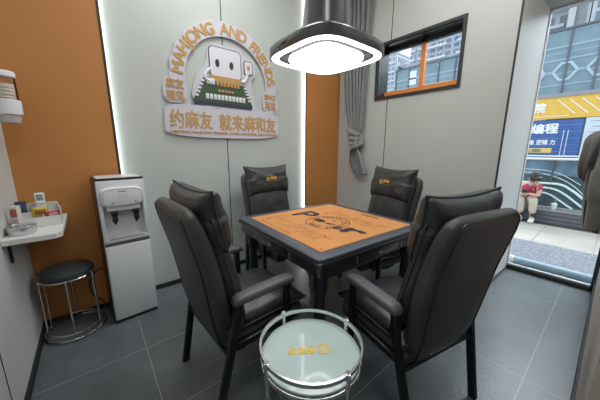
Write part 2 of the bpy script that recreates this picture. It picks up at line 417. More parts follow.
bm=bmesh.new(); loft(bm,[rrect(.516,.034,.766),rrect(.516,.034,.672),rrect(.500,.034,.658),rrect(.42,.03,.652)])
obj('apron',bm,tblack,tb)
for q in range(4):
    M=Matrix.Rotation(q*PI/2,4,'Z')
    d=obj('drawer',xf(bx(-.20,.20,-.524,-.500,.676,.732,.004),M),tblack,tb)
    obj('handle',xf(bx(-.020,.012,-.530,-.522,.698,.711,.002),M),alu,d)
    for x in (-.215,.235): obj('chip_slot',xf(bx(x-.003,x+.003,-.521,-.510,.678,.728,.001),M),alu,tb)
    M=Matrix.Rotation(q*PI/2,4,'Z')@Matrix.Translation((.44,.44,0))
    bm=bmesh.new(); lathe(bm,[(.026,0),(.030,.012),(.024,.03),(.026,.08),(.034,.25),(.040,.34),(.036,.44),(.030,.50),(.038,.54),(.044,.56),(.044,.64)],k=24)
    obj('leg',xf(bm,M),tblack,tb)
bm=bmesh.new(); loft(bm,[rrect(.40,.06,.64),rrect(.38,.08,.56),rrect(.30,.1,.50),rrect(.28,.1,.48)])
obj('machine_housing',bm,tblack,tb)

# playing mat
mt=thing('playing_mat','orange playing mat printed with black poker lettering on the table','mat',(TC[0]-.003,TC[1]-.006,.7755),TR)
cloth=mat('orange_cloth',(.66,.245,.045),.8,var=.05,vscale=4,bump=.12,bscale=350,sheen=.2)
bm=bmesh.new(); loft(bm,[rrect(.447,.01,-.004),rrect(.449,.012,.004),rrect(.447,.01,.007)])
obj('cloth',bm,cloth,mt)
MM=Matrix.Rotation(-PI/2,4,'Z')    # reading direction -> -Y, letter tops -> +X
def mp(name,t,m=print_black,z=.0075):
    for v in t.verts: v.co.z=z+v.co.z*.2
    return obj(name,xf(t,MM),m,mt,False)
# local reading frame: x = -Y of the mat, y = +X of the mat
mp('solid_letter',bold('P',-.325,-.175,-.115,.095,.011,0)); mp('solid_letter',bold('r',.24,.39,-.095,.015,.012,0))
mp('solid_letter',bold('e',.15,.215,-.095,-.03,.004,0))
def ringpoly(cx_,cy_,ra,rb,k=48):
    b=bmesh.new(); o=[b.verts.new((cx_+ra*math.cos(2*PI*i/k),cy_+ra*math.sin(2*PI*i/k),.001)) for i in range(k)]; n_=[b.verts.new((cx_+rb*math.cos(2*PI*i/k),cy_+rb*math.sin(2*PI*i/k),.001)) for i in range(k)]
    for i in range(k): b.faces.new((o[i],o[(i+1)%k],n_[(i+1)%k],n_[i]))
    return b
bm=ringpoly(.03,-.02,.175,.168); join(bm,ringpoly(.03,-.02,.118,.113))
for i,ch in enumerate('THE WORLD SERIES OF GAME'):
    if ch==' ': continue
    a=R(200-i*13.6); t=text_bm(ch,.045,.001,0); x0,x1,_,_=bounds(t)
    xf(t,Matrix.Translation((.03+.126*math.cos(a),-.02+.126*math.sin(a),.001))@Matrix.Rotation(a-PI/2,4,'Z')@Matrix.Translation((-(x0+x1)/2,0,0))); join(bm,t)
mp('round_badge',bm)
bm=bmesh.new(); flat(bm,[(.0+.055*math.cos(2*PI*i/24)-.04,.0+.036*math.sin(2*PI*i/24)-.04) for i in range(24)])
flat(bm,[(.04,-.07),(.10,-.05),(.12,.0),(.085,-.02),(.05,-.03)]); flat(bm,[(.02,.03),(.05,.035),(.05,.055),(.03,.05)])
mp('badge_picture',bm)
mp('outline_lettering',fit_text('Poker',-.36,.34,-.36,-.19,0,0,.0036),print_brown); mp('outline_lettering',fit_text('Poker',-.20,.40,.14,.30,0,0,.0036),print_brown)
mp('small_lettering',bold('POKER',.02,.20,.365,.405,.002,0),print_brown); mp('small_lettering',fit_text('TEXAS HOLD EM POKER',-.32,.10,-.425,-.405,0,0),print_brown)
for x,y in ((-.42,-.42),(.42,-.42),(.42,.42),(-.42,.42)): mp('corner_mark',flat(bmesh.new(),[(x+.007*math.cos(i*PI/6),y+.007*math.sin(i*PI/6)) for i in range(12)]))

# ------------------------------------------------------------------ armchairs (local: faces +Y)
def cushion(w,h,t,flare=.07,n=18,pw=.55,wr=.004,seed=0,ex=2.6,top=1.0):
    """pillow in local XZ, thickness along Y; returns bm and rim points"""
    bm=bmesh.new(); N=n
    def pt(i,j,s):
        u=-1+2*i/N; v=-1+2*j/N
        e=(max(0,1-abs(u)**ex))**pw*(max(0,1-abs(v)**ex))**pw
        fl=flare*(1 if v>0 else top)
        x=w/2*u*(1-fl*(1-v*v)-(0 if top==1 else .05*max(0,-v))); z=h/2*v*(1-fl*1.9*(1-u*u))
        y=s*t/2*e
        if e>0:
            y+=s*wr*noise.noise(Vector((u*3+seed,v*3,s*2)))*2*e
            y+=s*wr*1.2*math.sin(9*(abs(u)-abs(v))+seed)*e*(abs(u*v))
        return Vector((x,y,z))
    F=[[bm.verts.new(pt(i,j,1)) for j in range(N+1)] for i in range(N+1)]
    B=[[F[i][j] if i in(0,N) or j in (0,N) else bm.verts.new(pt(i,j,-1)) for j in range(N+1)] for i in range(N+1)]
    for i in range(N):
        for j in range(N):
            bm.faces.new((F[i][j],F[i+1][j],F[i+1][j+1],F[i][j+1])); bm.faces.new((B[i][j],B[i][j+1],B[i+1][j+1],B[i+1][j]))
    rim=[pt(i,0,1) for i in range(N)]+[pt(N,j,1) for j in range(N)]+[pt(N-i,N,1) for i in range(N)]+[pt(0,N-j,1) for j in range(N)]
    return bm,rim
def frame_of(p,tangent):
    t=Vector(tangent).normalized(); return t
def make_chair():
    root=thing('armchair','','armchair')
    # back shell: swept superellipse, narrow at the bottom, round at the top
    P=[(.030,.262),(-.035,.264),(-.100,.292),(-.150,.365),(-.182,.46),(-.203,.57),(-.222,.68),(-.244,.80),(-.272,.91),(-.300,1.005),(-.318,1.062),(-.327,1.088)]
    W=[.135,.165,.190,.210,.226,.239,.249,.256,.260,.258,.244,.205]
    T=[.022,.040,.052,.058,.060,.060,.058,.055,.052,.048,.040,.022]
    rings=[]
    PP=spline([(0,y,z) for y,z in P],4); n=len(PP)
    def interp(A,i):
        x=i/4; k=min(int(x),len(A)-2); t=x-k; return A[k]*(1-t)+A[k+1]*t
    edge=[]
    for i,p in enumerate(PP):
        tg=(PP[min(i+1,n-1)]-PP[max(i-1,0)]).normalized(); nn=Vector((0,tg.z,-tg.y))
        rings.append(ring(p,(1,0,0),nn,interp(W,i),interp(T,i),3.6,40)); edge.append((interp(W,i),p-nn*interp(T,i)*.80))
    obj('back_shell',loft(bmesh.new(),rings),leather_back,root,angle=60)
    bm=bmesh.new(); e=[Vector((w*.862,p.y,p.z)) for w,p in edge[2:-2]]
    loop=e+[Vector((e[-1].x*.6,edge[-1][1].y,edge[-1][1].z-.004)),Vector((-e[-1].x*.6,edge[-1][1].y,edge[-1][1].z-.004))]+[Vector((-q.x,q.y,q.z)) for q in reversed(e)]
    tube(bm,loop,.0045,8); obj('piping',bm,piping,root)
    # lower back cushion, head pillow, seat cushion
    tilt=R(14)
    bm,rim=cushion(.50,.60,.15,.03,20,.5,.006,3); tube(bm,rim,.005,8,True)
    obj('back_cushion',bm,leather,root,loc=(0,-.158,.755),rot=(tilt,0,0),angle=80)
    pil,rim=cushion(.53,.30,.17,.085,26,.42,.004,1,ex=3.4,top=.25); tube(pil,rim,.006,8,True)
    hp=obj('head_pillow',pil,leather,root,loc=(0,-.200,1.022),rot=(R(12),0,0),angle=80)
    # embroidered emblem and characters on the pillow front
    bm=ringpoly(-.055,0,.022,.0185,24); flat(bm,[(-.066,-.010),(-.060,-.014),(-.044,.010),(-.050,.014)]); flat(bm,[(-.070,.002),(-.060,.004),(-.060,.009),(-.068,.008)]); flat(bm,[(-.050,-.008),(-.042,-.006),(-.042,-.001),(-.049,-.003)])
    join(bm,bold('麻和友',-.024,.062,-.005,.024,.0007,0)); join(bm,fit_text('MAHEYOU',-.022,.060,-.021,-.014,0,0))
    for v in bm.verts:
        u=v.co.x/.27; q=v.co.y/.15
        e_=(1-abs(u)**3.4)**.42*(1-abs(q)**3.4)**.42
        v.co=Vector((-v.co.x*.95,.085*e_+.006+v.co.z*2,v.co.y*.95+.0))
    obj('embroidery',bm,gold,hp,False,label='gold embroidered emblem and characters')
    # seat
    bm=bmesh.new(); box(bm,(0,.065,.365),(.49,.50,.10),.03,4); obj('seat_base',bm,leather_back,root)
    bm,rim=cushion(.50,.52,.16,.03,20,.42,.006,5); tube(bm,rim,.005,8,True)
    sc=obj('seat_cushion',bm,leather,root,loc=(0,.075,.445),rot=(R(90),0,0),angle=80)
    # sides: legs, arms
    for s in (-1,1):
        x=s*.285
        bm=bmesh.new()
        pts=[(x,-.145,.625),(x*.98,-.175,.44),(x*.90,-.240,.12),(x*.87,-.265,0)]
        q=spline(pts,5); loft(bm,[ring(p,(1,0,0),(0,1,0),.015,.020,6,12) for p in q]); obj('leg',bm,black_metal,root)
        bm=bmesh.new(); q=[(x,.150,.625),(x,.155,.30),(x,.165,0)]
        loft(bm,[ring(p,(1,0,0),(0,1,0),.015,.018,6,12) for p in q]); obj('leg',bm,black_metal,root)
        ap=[(-.172,.627),(-.165,.634),(-.14,.640),(-.02,.644),(.09,.646),(.165,.644),(.186,.639),(.195,.628)]
        aw=[.018,.030,.036,.038,.038,.037,.030,.016]; at=[.010,.019,.023,.024,.024,.022,.018,.008]
        bm=bmesh.new(); loft(bm,[ring((x+s*0,y,z),(1,0,0),(0,0,1),a,t,3,20) for (y,z),a,t in zip(ap,aw,at)])
        obj('armrest',bm,armleather,root,angle=70)
        bm=bmesh.new(); box(bm,(s*.262,.02,.375),(.03,.40,.035),.004)
        obj('side_rail',bm,black_metal,root)
    bm=bmesh.new(); tube(bm,[(-.28,-.195,.335),(.28,-.195,.335)],.011,10); obj('stretcher',bm,black_metal,root)
    return root
G=None
ch0=make_chair()
spots=[((.603,1.335),R(-87.5),'black padded armchair left of the table, its back toward the water dispenser'),
       ((1.303,.617),R(-12),'black padded armchair seen from behind, nearest the camera, right of the glass side table'),
       ((1.455,2.13),R(181),'black armchair with gold embroidered pillow standing against the lit white panel wall'),
       ((2.03,1.385),R(75),'black armchair with gold embroidered pillow standing below the small window')]
for i,(p,rz,lab) in enumerate(spots):
    o=ch0 if i==0 else copy_tree(ch0)
    if i==3:
        for c_ in o.children:
            if c_.name.startswith('armrest'): c_.location.z-=.032
    o.location=(p[0],p[1],0); o.rotation_euler=(0,0,rz); o['label']=lab; o['category']='armchair'; o['group']='padded armchairs around the mahjong table'

# ------------------------------------------------------------------ round glass side table
dt=thing('side_table','round chrome side table with frosted glass top and yellow printed emblem','side table',(.632,.700,0),R(-51))
Rr=.207
def band(bm,r,z0,z1,t=.006,k=64):
    loft(bm,[[Vector((a*math.cos(2*PI*i/k),a*math.sin(2*PI*i/k),z)) for i in range(k)] for a,z in ((r,z0),(r+t,z0),(r+t,z1),(r,z1))],closed=True)
bm=bmesh.new(); band(bm,Rr,.545,.562,.008); obj('top_ring',bm,chrome,dt)
bm=bmesh.new(); band(bm,Rr-.003,.485,.500,.008); obj('lower_ring',bm,chrome,dt)
bm=bmesh.new(); band(bm,.150,.045,.058,.008); obj('foot_ring',bm,chrome,dt)
frost=mat('frosted_glass',(.46,.57,.56),.12,coat=.5,var=.04)
bm=bmesh.new(); lathe(bm,[(.15,.504),(Rr-.004,.504),(Rr-.002,.507),(Rr-.004,.510),(.15,.510)],k=64); obj('glass_top',bm,frost,dt)
bm=bmesh.new(); band(bm,Rr-.012,.470,.503,.006); obj('white_rim',bm,white_plas,dt)
for k in range(4):
    a=R(90*k+51-3); c,s=math.cos(a),math.sin(a)
    bm=bmesh.new(); tube(bm,spline([((Rr+.004)*c,(Rr+.004)*s,.57),((Rr+.006)*c,(Rr+.006)*s,.50),((Rr-.005)*c,(Rr-.005)*s,.30),((Rr-.045)*c,(Rr-.045)*s,.05),((Rr-.04)*c,(Rr-.04)*s,0)],6),.009,12)
    lg=obj('leg',bm,chrome,dt)
    bm=bmesh.new(); box(bm,((Rr+.006)*c,(Rr+.006)*s,.553),(.022,.022,.028),.004); obj('bracket',bm,chrome,lg)
bm=ringpoly(-.068,0,.029,.022,32)
flat(bm,[(-.082,-.014),(-.074,-.019),(-.054,.013),(-.062,.018)]); flat(bm,[(-.088,.003),(-.074,.005),(-.074,.011),(-.086,.010)]); flat(bm,[(-.062,-.011),(-.050,-.008),(-.050,-.002),(-.060,-.005)])
join(bm,bold('麻和友',-.028,.086,-.014,.020,.0018,0)); join(bm,fit_text('MAHEYOU MAHJONG',-.028,.088,-.027,-.020,0,0))
for v in bm.verts: v.co.z=.5112+v.co.z*.3
obj('printed_logo',xf(bm,Matrix.Translation((-.012,-.006,0))@Matrix.Rotation(R(51+147),4,'Z')),gold_print,dt,False,label='yellow printed emblem and characters')

# ------------------------------------------------------------------ stool
st_=thing('round_stool','round stool with dark cushion seat and chrome wire legs under the shelf','stool',(-.228,2.415,0),R(20))
bm=bmesh.new(); lathe(bm,[(.08,.448),(.144,.450),(.155,.460),(.158,.475),(.152,.492),(.130,.503),(.07,.508),(.01,.509)],k=48); 
obj('seat',bm,mat('stool_leather',(.035,.045,.048),.4,bump=.15,bscale=60),st_)
bm=bmesh.new(); tube(bm,circle((0,0),.157,.446,48),.006,8,True); obj('seat_ring',bm,chrome,st_)
bm=bmesh.new(); tube(bm,circle((0,0),.178,.014,48),.006,8,True); tube(bm,circle((0,0),.160,.048,48),.0045,8,True); obj('base_ring',bm,chrome,st_)
for k in range(6):
    a=R(60*k+10); c,s=math.cos(a),math.sin(a)
    bm=bmesh.new(); tube(bm,spline([(.12*c,.12*s,.452),(.150*c,.150*s,.455),(.162*c,.162*s,.440),(.163*c,.163*s,.30),(.165*c,.165*s,.10),(.170*c,.170*s,.012)],5),.0045,8); 
    lg=obj('leg',bm,chrome,st_)
    bm=bmesh.new(); lathe(bm,[(.010,0),(.011,.006),(.007,.014)],(.172*c,.172*s,0),12); obj('rubber_foot',bm,black_matte,lg)

# ------------------------------------------------------------------ water dispenser
wd=thing('water_dispenser','white floor standing water dispenser with two taps against the orange panel','water dispenser',(.010,2.268,0),R(4))
W_,D_=.297,.29
grey_plas=mat('grey_plastic',(.45,.47,.50),.4); brown_plas=mat('dark_brown_plastic',(.028,.022,.020),.35)
obj('cabinet',bx(0,W_,.014,D_,.02,.655,.008),white_plas,wd)
dr=obj('door',bx(.004,W_-.004,-.004,.014,.028,.628,.006),white_plas,wd)
obj('grip_slot',bx(.004,W_-.004,.004,.016,.630,.654),mat('slot_grey',(.10,.105,.115),.5),dr)
obj('plinth',bx(.006,W_-.006,.01,D_-.01,0,.02),black_matte,wd)
bm=bx(0,W_,.045,D_,.655,1.12,.012); bx(0,.026,.0,.10,.655,1.12,.010,bm=bm); bx(W_-.026,W_,.0,.10,.655,1.12,.010,bm=bm); bx(0,W_,.0,.10,.93,1.12,.012,bm=bm); bx(0,W_,.0,.10,.655,.69,.008,bm=bm)
obj('upper_body',bm,white_plas,wd)
obj('side_panel',bx(-.006,0.0,.02,D_,.02,1.125,.002),brown_plas,wd,label='dark side panel')
obj('top_cover',bx(-.004,W_+.002,.004,D_+.005,1.12,1.136,.006),brown_plas,wd,label='dark top cover')
obj('top_plate',bx(.012,W_-.012,.03,D_-.02,1.134,1.139,.002),white_plas,wd)  # white inset imitates the reflection on the glossy dark cover
DM=Matrix(((1,0,0,W_/2),(0,0,-1,0),(0,1,0,0),(0,0,0,1)))
bm=bmesh.new(); 
loft(bm,[[Vector((x,y+1.0,z)) for x,y in sup(a,b_,4,48)] for a,b_,z in ((.134,.072,-.01),(.134,.072,.018),(.128,.067,.026),(.115,.058,.029))])
obj('control_panel',xf(bm,DM),white_plas,wd)
bm=bmesh.new(); rg=[[Vector((x,y+1.0,z)) for x,y in sup(a,b_,4,48)] for a,b_,z in ((.119,.058,.0285),(.122,.061,.0285),(.122,.061,.0305),(.119,.058,.0305))]; loft(bm,rg,closed=True)
obj('panel_ring',xf(bm,DM),grey_plas,wd)
bm=bmesh.new()
for i in range(6): box(bm,(-.018+i*.0075,1.040,.030),(.0058,.0065,.002),0)
for i in range(4):
    box(bm,(-.024+i*.017,1.012,.030),(.004,.004,.002),0); box(bm,(-.024+i*.017,.996,.030),(.005,.003,.002),0)
for x in (-.07,.075): lathe(bm,[(.005,0),(.005,.002)],(x,.958,.029),12)
obj('panel_marks',xf(bm,DM),mat('mark_grey',(.08,.08,.09),.5),wd)
obj('tap_housing',bx(.045,W_-.045,-.012,.08,.895,.935,.008),white_plas,wd)
for x in (.085,W_-.078):
    bm=bx(x-.021,x+.021,-.022,.03,.860,.897,.006); bx(x-.017,x+.017,-.030,.012,.815,.858,.008,bm=bm); lathe(bm,[(.008,.795),(.010,.83)],(x,0,0),16)
    obj('tap',bm,black_gloss,wd)
obj('drip_tray',bx(.03,W_-.03,.0,.07,.672,.694,.004),grey_plas,wd)
obj('power_cord',tube(bmesh.new(),spline([(-.03,2.50,.40),(-.075,2.54,.36),(-.12,2.57,.27),(-.115,2.57,.17),(-.06,2.56,.10),(-.035,2.54,.05),(-.02,2.57,.01)],8),.005,8),black_matte)
tag(bpy.data.objects['power_cord'],'black power cord looping down beside the water dispenser','cord')

# ------------------------------------------------------------------ shelf and what lies on it
sh=thing('wall_shelf','white shelf board fixed to the left wall above the stool','shelf',(XL,2.0,0))
bm=bmesh.new(); prism(bm,[(0.001,0),(.215,0),(.242,.035),(.242,.60-.01),(.001,.60-.01)],.832,.860); obj('board',bm,white_paint,sh,False)
bm=bx(.001,.012,.10,.12,.70,.832); bx(.001,.16,.10,.12,.818,.832,bm=bm); 
obj('bracket',bm,black_matte,sh)
SZ=.860
og=thing('desk_organizer','white open organizer box with compartments on the wall shelf','organizer',(-.300,2.33,SZ),R(8))
bm=bx(-.105,.105,-.10,.10,0,.004); bx(-.105,.105,-.10,-.096,0,.062,bm=bm); bx(-.105,.105,.096,.10,0,.125,bm=bm); prism(bm,[(-.105,-.10),(-.101,-.10),(-.101,.10),(-.105,.10)],0,.075); prism(bm,[(.101,-.10),(.105,-.10),(.105,.10),(.101,.10)],0,.110)
obj('tray',bm,white_paint,og,False)
bm=bx(-.101,.101,-.002,.002,0,.085); bx(.018,.022,-.096,.0,0,.070,bm=bm)
obj('divider',bm,white_paint,og,False)
rm=thing('remote_control','white remote control with grey screen leaning in the organizer','remote',(-.285,2.37,SZ+.050),R(5))
M=Matrix.Rotation(R(-14),4,'X')
obj('body',xf(bx(-.024,.024,-.008,.008,0,.150,.006),M),white_plas,rm); obj('screen',xf(bx(-.017,.017,-.010,-.007,.098,.138,.001),M),mat('lcd',(.20,.26,.25),.3),rm)
bm=bmesh.new()
for i in range(3):
    for j in range(3): bx(-.015+i*.011,-.008+i*.011,-.0095,-.007,.05+j*.013,.058+j*.013,bm=bm)
obj('button',xf(bm,M),grey_plas,rm)
tb_=thing('tea_box','dark blue small box standing at the back of the organizer','box',(-.375,2.36,SZ+.005),R(4)); tb_.scale=(1.1,1,1.55)
obj('carton',bx(-.022,.022,-.014,.014,0,.095,.002),mat('navy_card',(.02,.03,.07),.5,var=.2,vscale=40),tb_); obj('carton_flap',bx(-.022,.022,-.0150,-.0140,.06,.088),mat('navy_flap',(.06,.08,.14),.5),tb_)
bm=bmesh.new(); tube(bm,[(-.345,2.38,SZ+.133),(-.24,2.382,SZ+.128)],.0035,8); tube(bm,[(-.24,2.382,SZ+.128),(-.232,2.382,SZ+.127)],[.0035,.001],8)
tag(obj('ballpoint_pen',bm,mat('pale_pen',(.6,.55,.5),.4)),'pale pen lying across the top of the organizer','pen')
def packet(name,lab,c,s,m,rz):
    t=thing(name,lab,'packet',c,rz); bm,_=cushion(s[0],s[2],s[1],.04,10,.5,.002,c[0]*9); obj('wrapper',bm,m,t,label=None)
    b2=bx(-s[0]*.30,s[0]*.30,-s[1]*.55,-s[1]*.47,-s[2]*.22,s[2]*.22,.001); obj('print_patch',b2,mat('patch_'+name,(.25,.12,.03) if 'snack' in name else (.75,.5,.5),.5),t)
packet('snack_packet','yellow foil packet standing in the organizer beside the remote',(-.285,2.30,SZ+.085),(.080,.022,.065),mat('yellow_foil',(.62,.42,.04),.35),R(8))
packet('tissue_packet','red packet lying at the right end of the organizer',(-.226,2.29,SZ+.066),(.075,.030,.038),mat('red_foil',(.50,.03,.05),.4),R(14))
ash=thing('ashtray','round brushed steel ashtray on the front of the shelf','ashtray',(-.352,2.125,SZ)); ash.scale=(1.22,1.22,1.1)
bm=bmesh.new(); lathe(bm,[(.01,.002),(.046,.0),(.050,.004),(.052,.040),(.049,.042),(.044,.038),(.040,.010),(.01,.008)],k=40); obj('bowl',bm,steel,ash)
bm=bmesh.new(); tube(bm,circle((0,0),.0505,.042,40),.0025,8,True); obj('rim',bm,chrome,ash)
cb=thing('card_box','small upright white card box printed in red behind the ashtray','box',(-.378,2.205,SZ),R(-18)); cb.scale=(.85,1,1.45)
obj('carton',bx(-.022,.022,-.018,.018,0,.105,.001),mat('white_card',(.66,.62,.60),.5),cb)
obj('picture',bx(-.015,.018,-.0190,-.0180,.060,.094),mat('red_art',(.42,.10,.05),.5,var=.6,vscale=60),cb)
bm=bmesh.new()
for i in range(4): bx(-.012,.014,-.0190,-.0180,.020+i*.009,.023+i*.009,bm=bm)
obj('printed_lines',bm,mat('ink',(.2,.12,.12),.5),cb)

# cup dispenser on the left wall
cd=thing('cup_dispenser','clear and white paper cup dispenser fixed to the left wall','cup dispenser',(-.345,2.40,0))
bm=bmesh.new(); lathe(bm,[(.055,1.62),(.055,1.77),(.052,1.77),(.052,1.62)],k=32,cap=False); obj('clear_tube',bm,clear_plas,cd)
bm=bmesh.new(); lathe(bm,[(.02,1.80),(.056,1.797),(.059,1.79),(.059,1.765),(.055,1.765)],k=32); obj('lid',bm,white_plas,cd)
bm=bmesh.new(); lathe(bm,[(.055,1.545),(.062,1.55),(.064,1.62),(.062,1.632),(.056,1.635)],k=32); bx(-.074,-.02,-.05,.05,1.54,1.64,.004,bm=bm); obj('holder',bm,white_plas,cd)
bm=bmesh.new(); lathe(bm,[(.05,1.545),(.050,1.52),(.045,1.500),(.03,1.495)],k=32); obj('outlet',bm,mat('pale_plastic',(.5,.47,.43),.4),cd)
bm=bmesh.new()
lathe(bm,[(.040,1.63),(.048,1.72),(.047,1.724),(.03,1.724)],k=32)
for i in range(4): lathe(bm,[(.046,1.640+i*.02),(.0495,1.642+i*.02),(.0495,1.646+i*.02),(.046,1.648+i*.02)],k=32)
o=obj('paper_cup_stack',bm,mat('paper',(.80,.74,.68),.6)); o.location=(-.345,2.40,0); tag(o,'stack of pale paper cups inside the clear wall dispenser','paper cups')

# ------------------------------------------------------------------ pendant lamp
LC=(1.325,1.355)
lp=thing('pendant_lamp','large glossy black pendant lamp with glowing rounded square underside over the table','lamp',(*LC,0))
def sq3(a,n,z,k=72): return [Vector((x,y,z)) for x,y in sup(a,a,n,k)]
glossy=mat('lamp_black',(.040,.047,.053),.25,coat=.35)
bm=bmesh.new(); loft(bm,[sq3(.300,4,1.948),sq3(.318,4,1.944),sq3(.322,4,1.952),sq3(.320,4,2.003),sq3(.312,4,2.014),sq3(.26,3.2,2.045),sq3(.19,2.4,2.078),sq3(.168,2,2.088),sq3(.160,2,2.11),sq3(.138,2,2.36),sq3(.130,2,2.42),sq3(.02,2,2.44)],cap=False)
obj('shade',bm,glossy,lp,angle=35)
ringm=mat('lamp_glow',(1,1,1),.5,emit=(1,1,1),estr=5)
bm=bmesh.new(); loft(bm,[sq3(.310,4,1.949),sq3(.306,4,1.942),sq3(.272,4,1.942),sq3(.268,4,1.950)],cap=False); obj('light_ring',bm,ringm,lp)
bm=bmesh.new(); loft(bm,[sq3(.268,4,1.948),sq3(.262,4,1.962),sq3(.215,4,1.962),sq3(.205,4,1.955)],cap=False); obj('groove',bm,mat('groove_grey',(.05,.055,.06),.4),lp)
bm=bmesh.new(); loft(bm,[sq3(.208,4,1.964),sq3(.210,4,1.935),sq3(.200,4,1.924),sq3(.15,3.4,1.918),sq3(.02,2,1.916)]); obj('diffuser',bm,mat('lamp_glow_soft',(1,1,1),.5,emit=(.95,1,1),estr=3.5),lp)
bm=bmesh.new(); tube(bm,[(0,0,2.43),(0,0,CZ)],.012,12); obj('rod',bm,black_metal,lp)
bm=bmesh.new(); lathe(bm,[(.06,3.47),(.06,3.5)],k=24); obj('ceiling_rose',bm,black_metal,lp)
bm=bmesh.new()
M=Matrix.Translation((-.316,.06,1.975)); box(bm,(0,0,0),(.010,.10,.030),.003,M=M); obj('sensor_window',bm,mat('sensor',(.012,.010,.012),.1),lp)

# ------------------------------------------------------------------ curtain
cu=thing('curtain','grey curtain tied in a knot hanging in the corner beside the small window','curtain',(2.755,0,0))
curt=mat('grey_curtain',(.22,.22,.225),.75,var=.15,vscale=10,bump=.2,bscale=180,sheen=.3)
def curtain_sheet(zs,amp,nf,ph,nu=110):
    bm=bmesh.new(); rows=[]
    for z,y0,y1,a in zs:
        row=[]
        for i in range(nu+1):
            t=i/nu
            w_=math.sin(2*PI*nf*t+ph)+.35*math.sin(2*PI*nf*1.7*t+2.1+z)
            row.append(bm.verts.new((a*w_+.012*math.sin(3*z+t*5),y0+(y1-y0)*t+.010*math.sin(2*PI*nf*t*1.0+1.2),z)))
        rows.append(row)
    for r1,r2 in zip(rows[:-1],rows[1:]):
        for i in range(nu): bm.faces.new((r1[i],r1[i+1],r2[i+1],r2[i]))
    return bm
zs=[(1.52,2.165,2.325,.022),(1.60,2.13,2.35,.026),(1.72,2.12,2.38,.028),(1.9,2.115,2.42,.028),(2.2,2.11,2.45,.030),(2.6,2.09,2.49,.032),(3.1,2.07,2.54,.034),(3.45,2.07,2.56,.036)]
zz=[]
S=spline([(z,a,b_) for z,a,b_,_ in zs],5)
for s in S: zz.append((s.x,s.y,s.z,.024+.006*(s.x-1.5)/2))
o=obj('drape',curtain_sheet(zz,1,7,.4),curt,cu,angle=80); md=o.modifiers.new('Solidify','SOLIDIFY'); md.thickness=.004
# knot: fat twisted wraps
bm=bmesh.new()
for k in range(4):
    pts=[]
    for i in range(24):
        a=2*PI*i/24; pts.append((.055*math.cos(a)+.005*k,2.245+.075*math.sin(a)-.01*k,1.555-.055*k+.035*math.sin(a+k*.8)))
    tube(bm,pts,[.035+.008*math.sin(i*1.7+k) for i in range(24)],10,True)
obj('knot',bm,curt,cu,angle=80)
zt=[(1.38,2.19,2.30,.018),(1.30,2.14,2.33,.024),(1.22,2.10,2.34,.026),(1.12,2.06,2.32,.026),(1.04,2.03,2.26,.022),(1.01,2.05,2.20,.018)]
S=spline([(z,a,b_) for z,a,b_,_ in zt],5); o=obj('tail',curtain_sheet([(s.x,s.y,s.z,.024) for s in S],1,5,1.3,80),curt,cu,angle=80); md=o.modifiers.new('Solidify','SOLIDIFY'); md.thickness=.004
bm=bmesh.new(); tube(bm,[(0,2.0,3.45),(0,2.6,3.45)],.012,10); obj('rail',bm,alu,cu)

# ------------------------------------------------------------------ coat on the near wall
jk=thing('coat','dark grey coat hanging from a hook on the beige wall beside the glass','coat',(2.05,YN,0))
coatm=mat('coat_cloth',(.085,.082,.076),.8,var=.2,vscale=14,bump=.3,bscale=40,sheen=.15)
def drape(prof,folds,ph,amp=.12,k=48):
    rings=[]
    for x,y,z,a,b_ in prof:
        r=[]
        for i in range(k):
            t=2*PI*i/k; m_=1+amp*math.sin(folds*t+ph+z*3)+amp*.5*math.sin((folds*2+1)*t+z*7)
            r.append(Vector((x+a*m_*math.cos(t),max(.012,y+b_*m_*math.sin(t)),z)))
        rings.append(r)
    return loft(bmesh.new(),rings)
def dens(P,n=5):
    A=spline([p[:3] for p in P],n); B_=spline([(p[3],p[4],0) for p in P],n); return [(a.x,a.y,a.z,b.x,b.y) for a,b in zip(A,B_)]
obj('body',drape(dens([(0,.06,1.40,.05,.03),(0,.075,1.34,.16,.05),(0,.085,1.24,.20,.055),(0,.085,1.12,.20,.050),(0,.080,1.02,.21,.045),(0,.075,.965,.21,.040),(0,.07,.95,.18,.025)]),5,.6,.16),coatm,jk,angle=80)
obj('hood',drape(dens([(-.02,.07,1.45,.03,.02),(-.02,.085,1.435,.09,.05),(-.03,.095,1.40,.13,.065),(-.03,.105,1.34,.15,.060),(-.02,.115,1.27,.14,.055),(-.01,.125,1.215,.10,.042),(-.01,.12,1.185,.05,.03),(-.01,.125,1.17,.02,.01)]),4,2,.17),coatm,jk,angle=80)
for s in (-1,1):
    bm=bmesh.new(); tube(bm,spline([(s*.13,.06,1.35),(s*.20,.07,1.24),(s*.23,.065,1.10),(s*.235,.06,.98)],6),[.045]*6+[.052]*6+[.045]*7,14); obj('sleeve',bm,coatm,jk,angle=80)
hk=thing('wall_hook','small black metal hook on the beige wall holding the coat','hook',(2.04,YN,1.42))
obj('plate',bx(-.012,.012,0,.006,-.03,.05,.002),black_metal,hk); obj('prong',tube(bmesh.new(),spline([(0,.004,.02),(0,.03,.0),(0,.05,.005),(0,.055,.035)],5),.005,8),black_metal,hk)

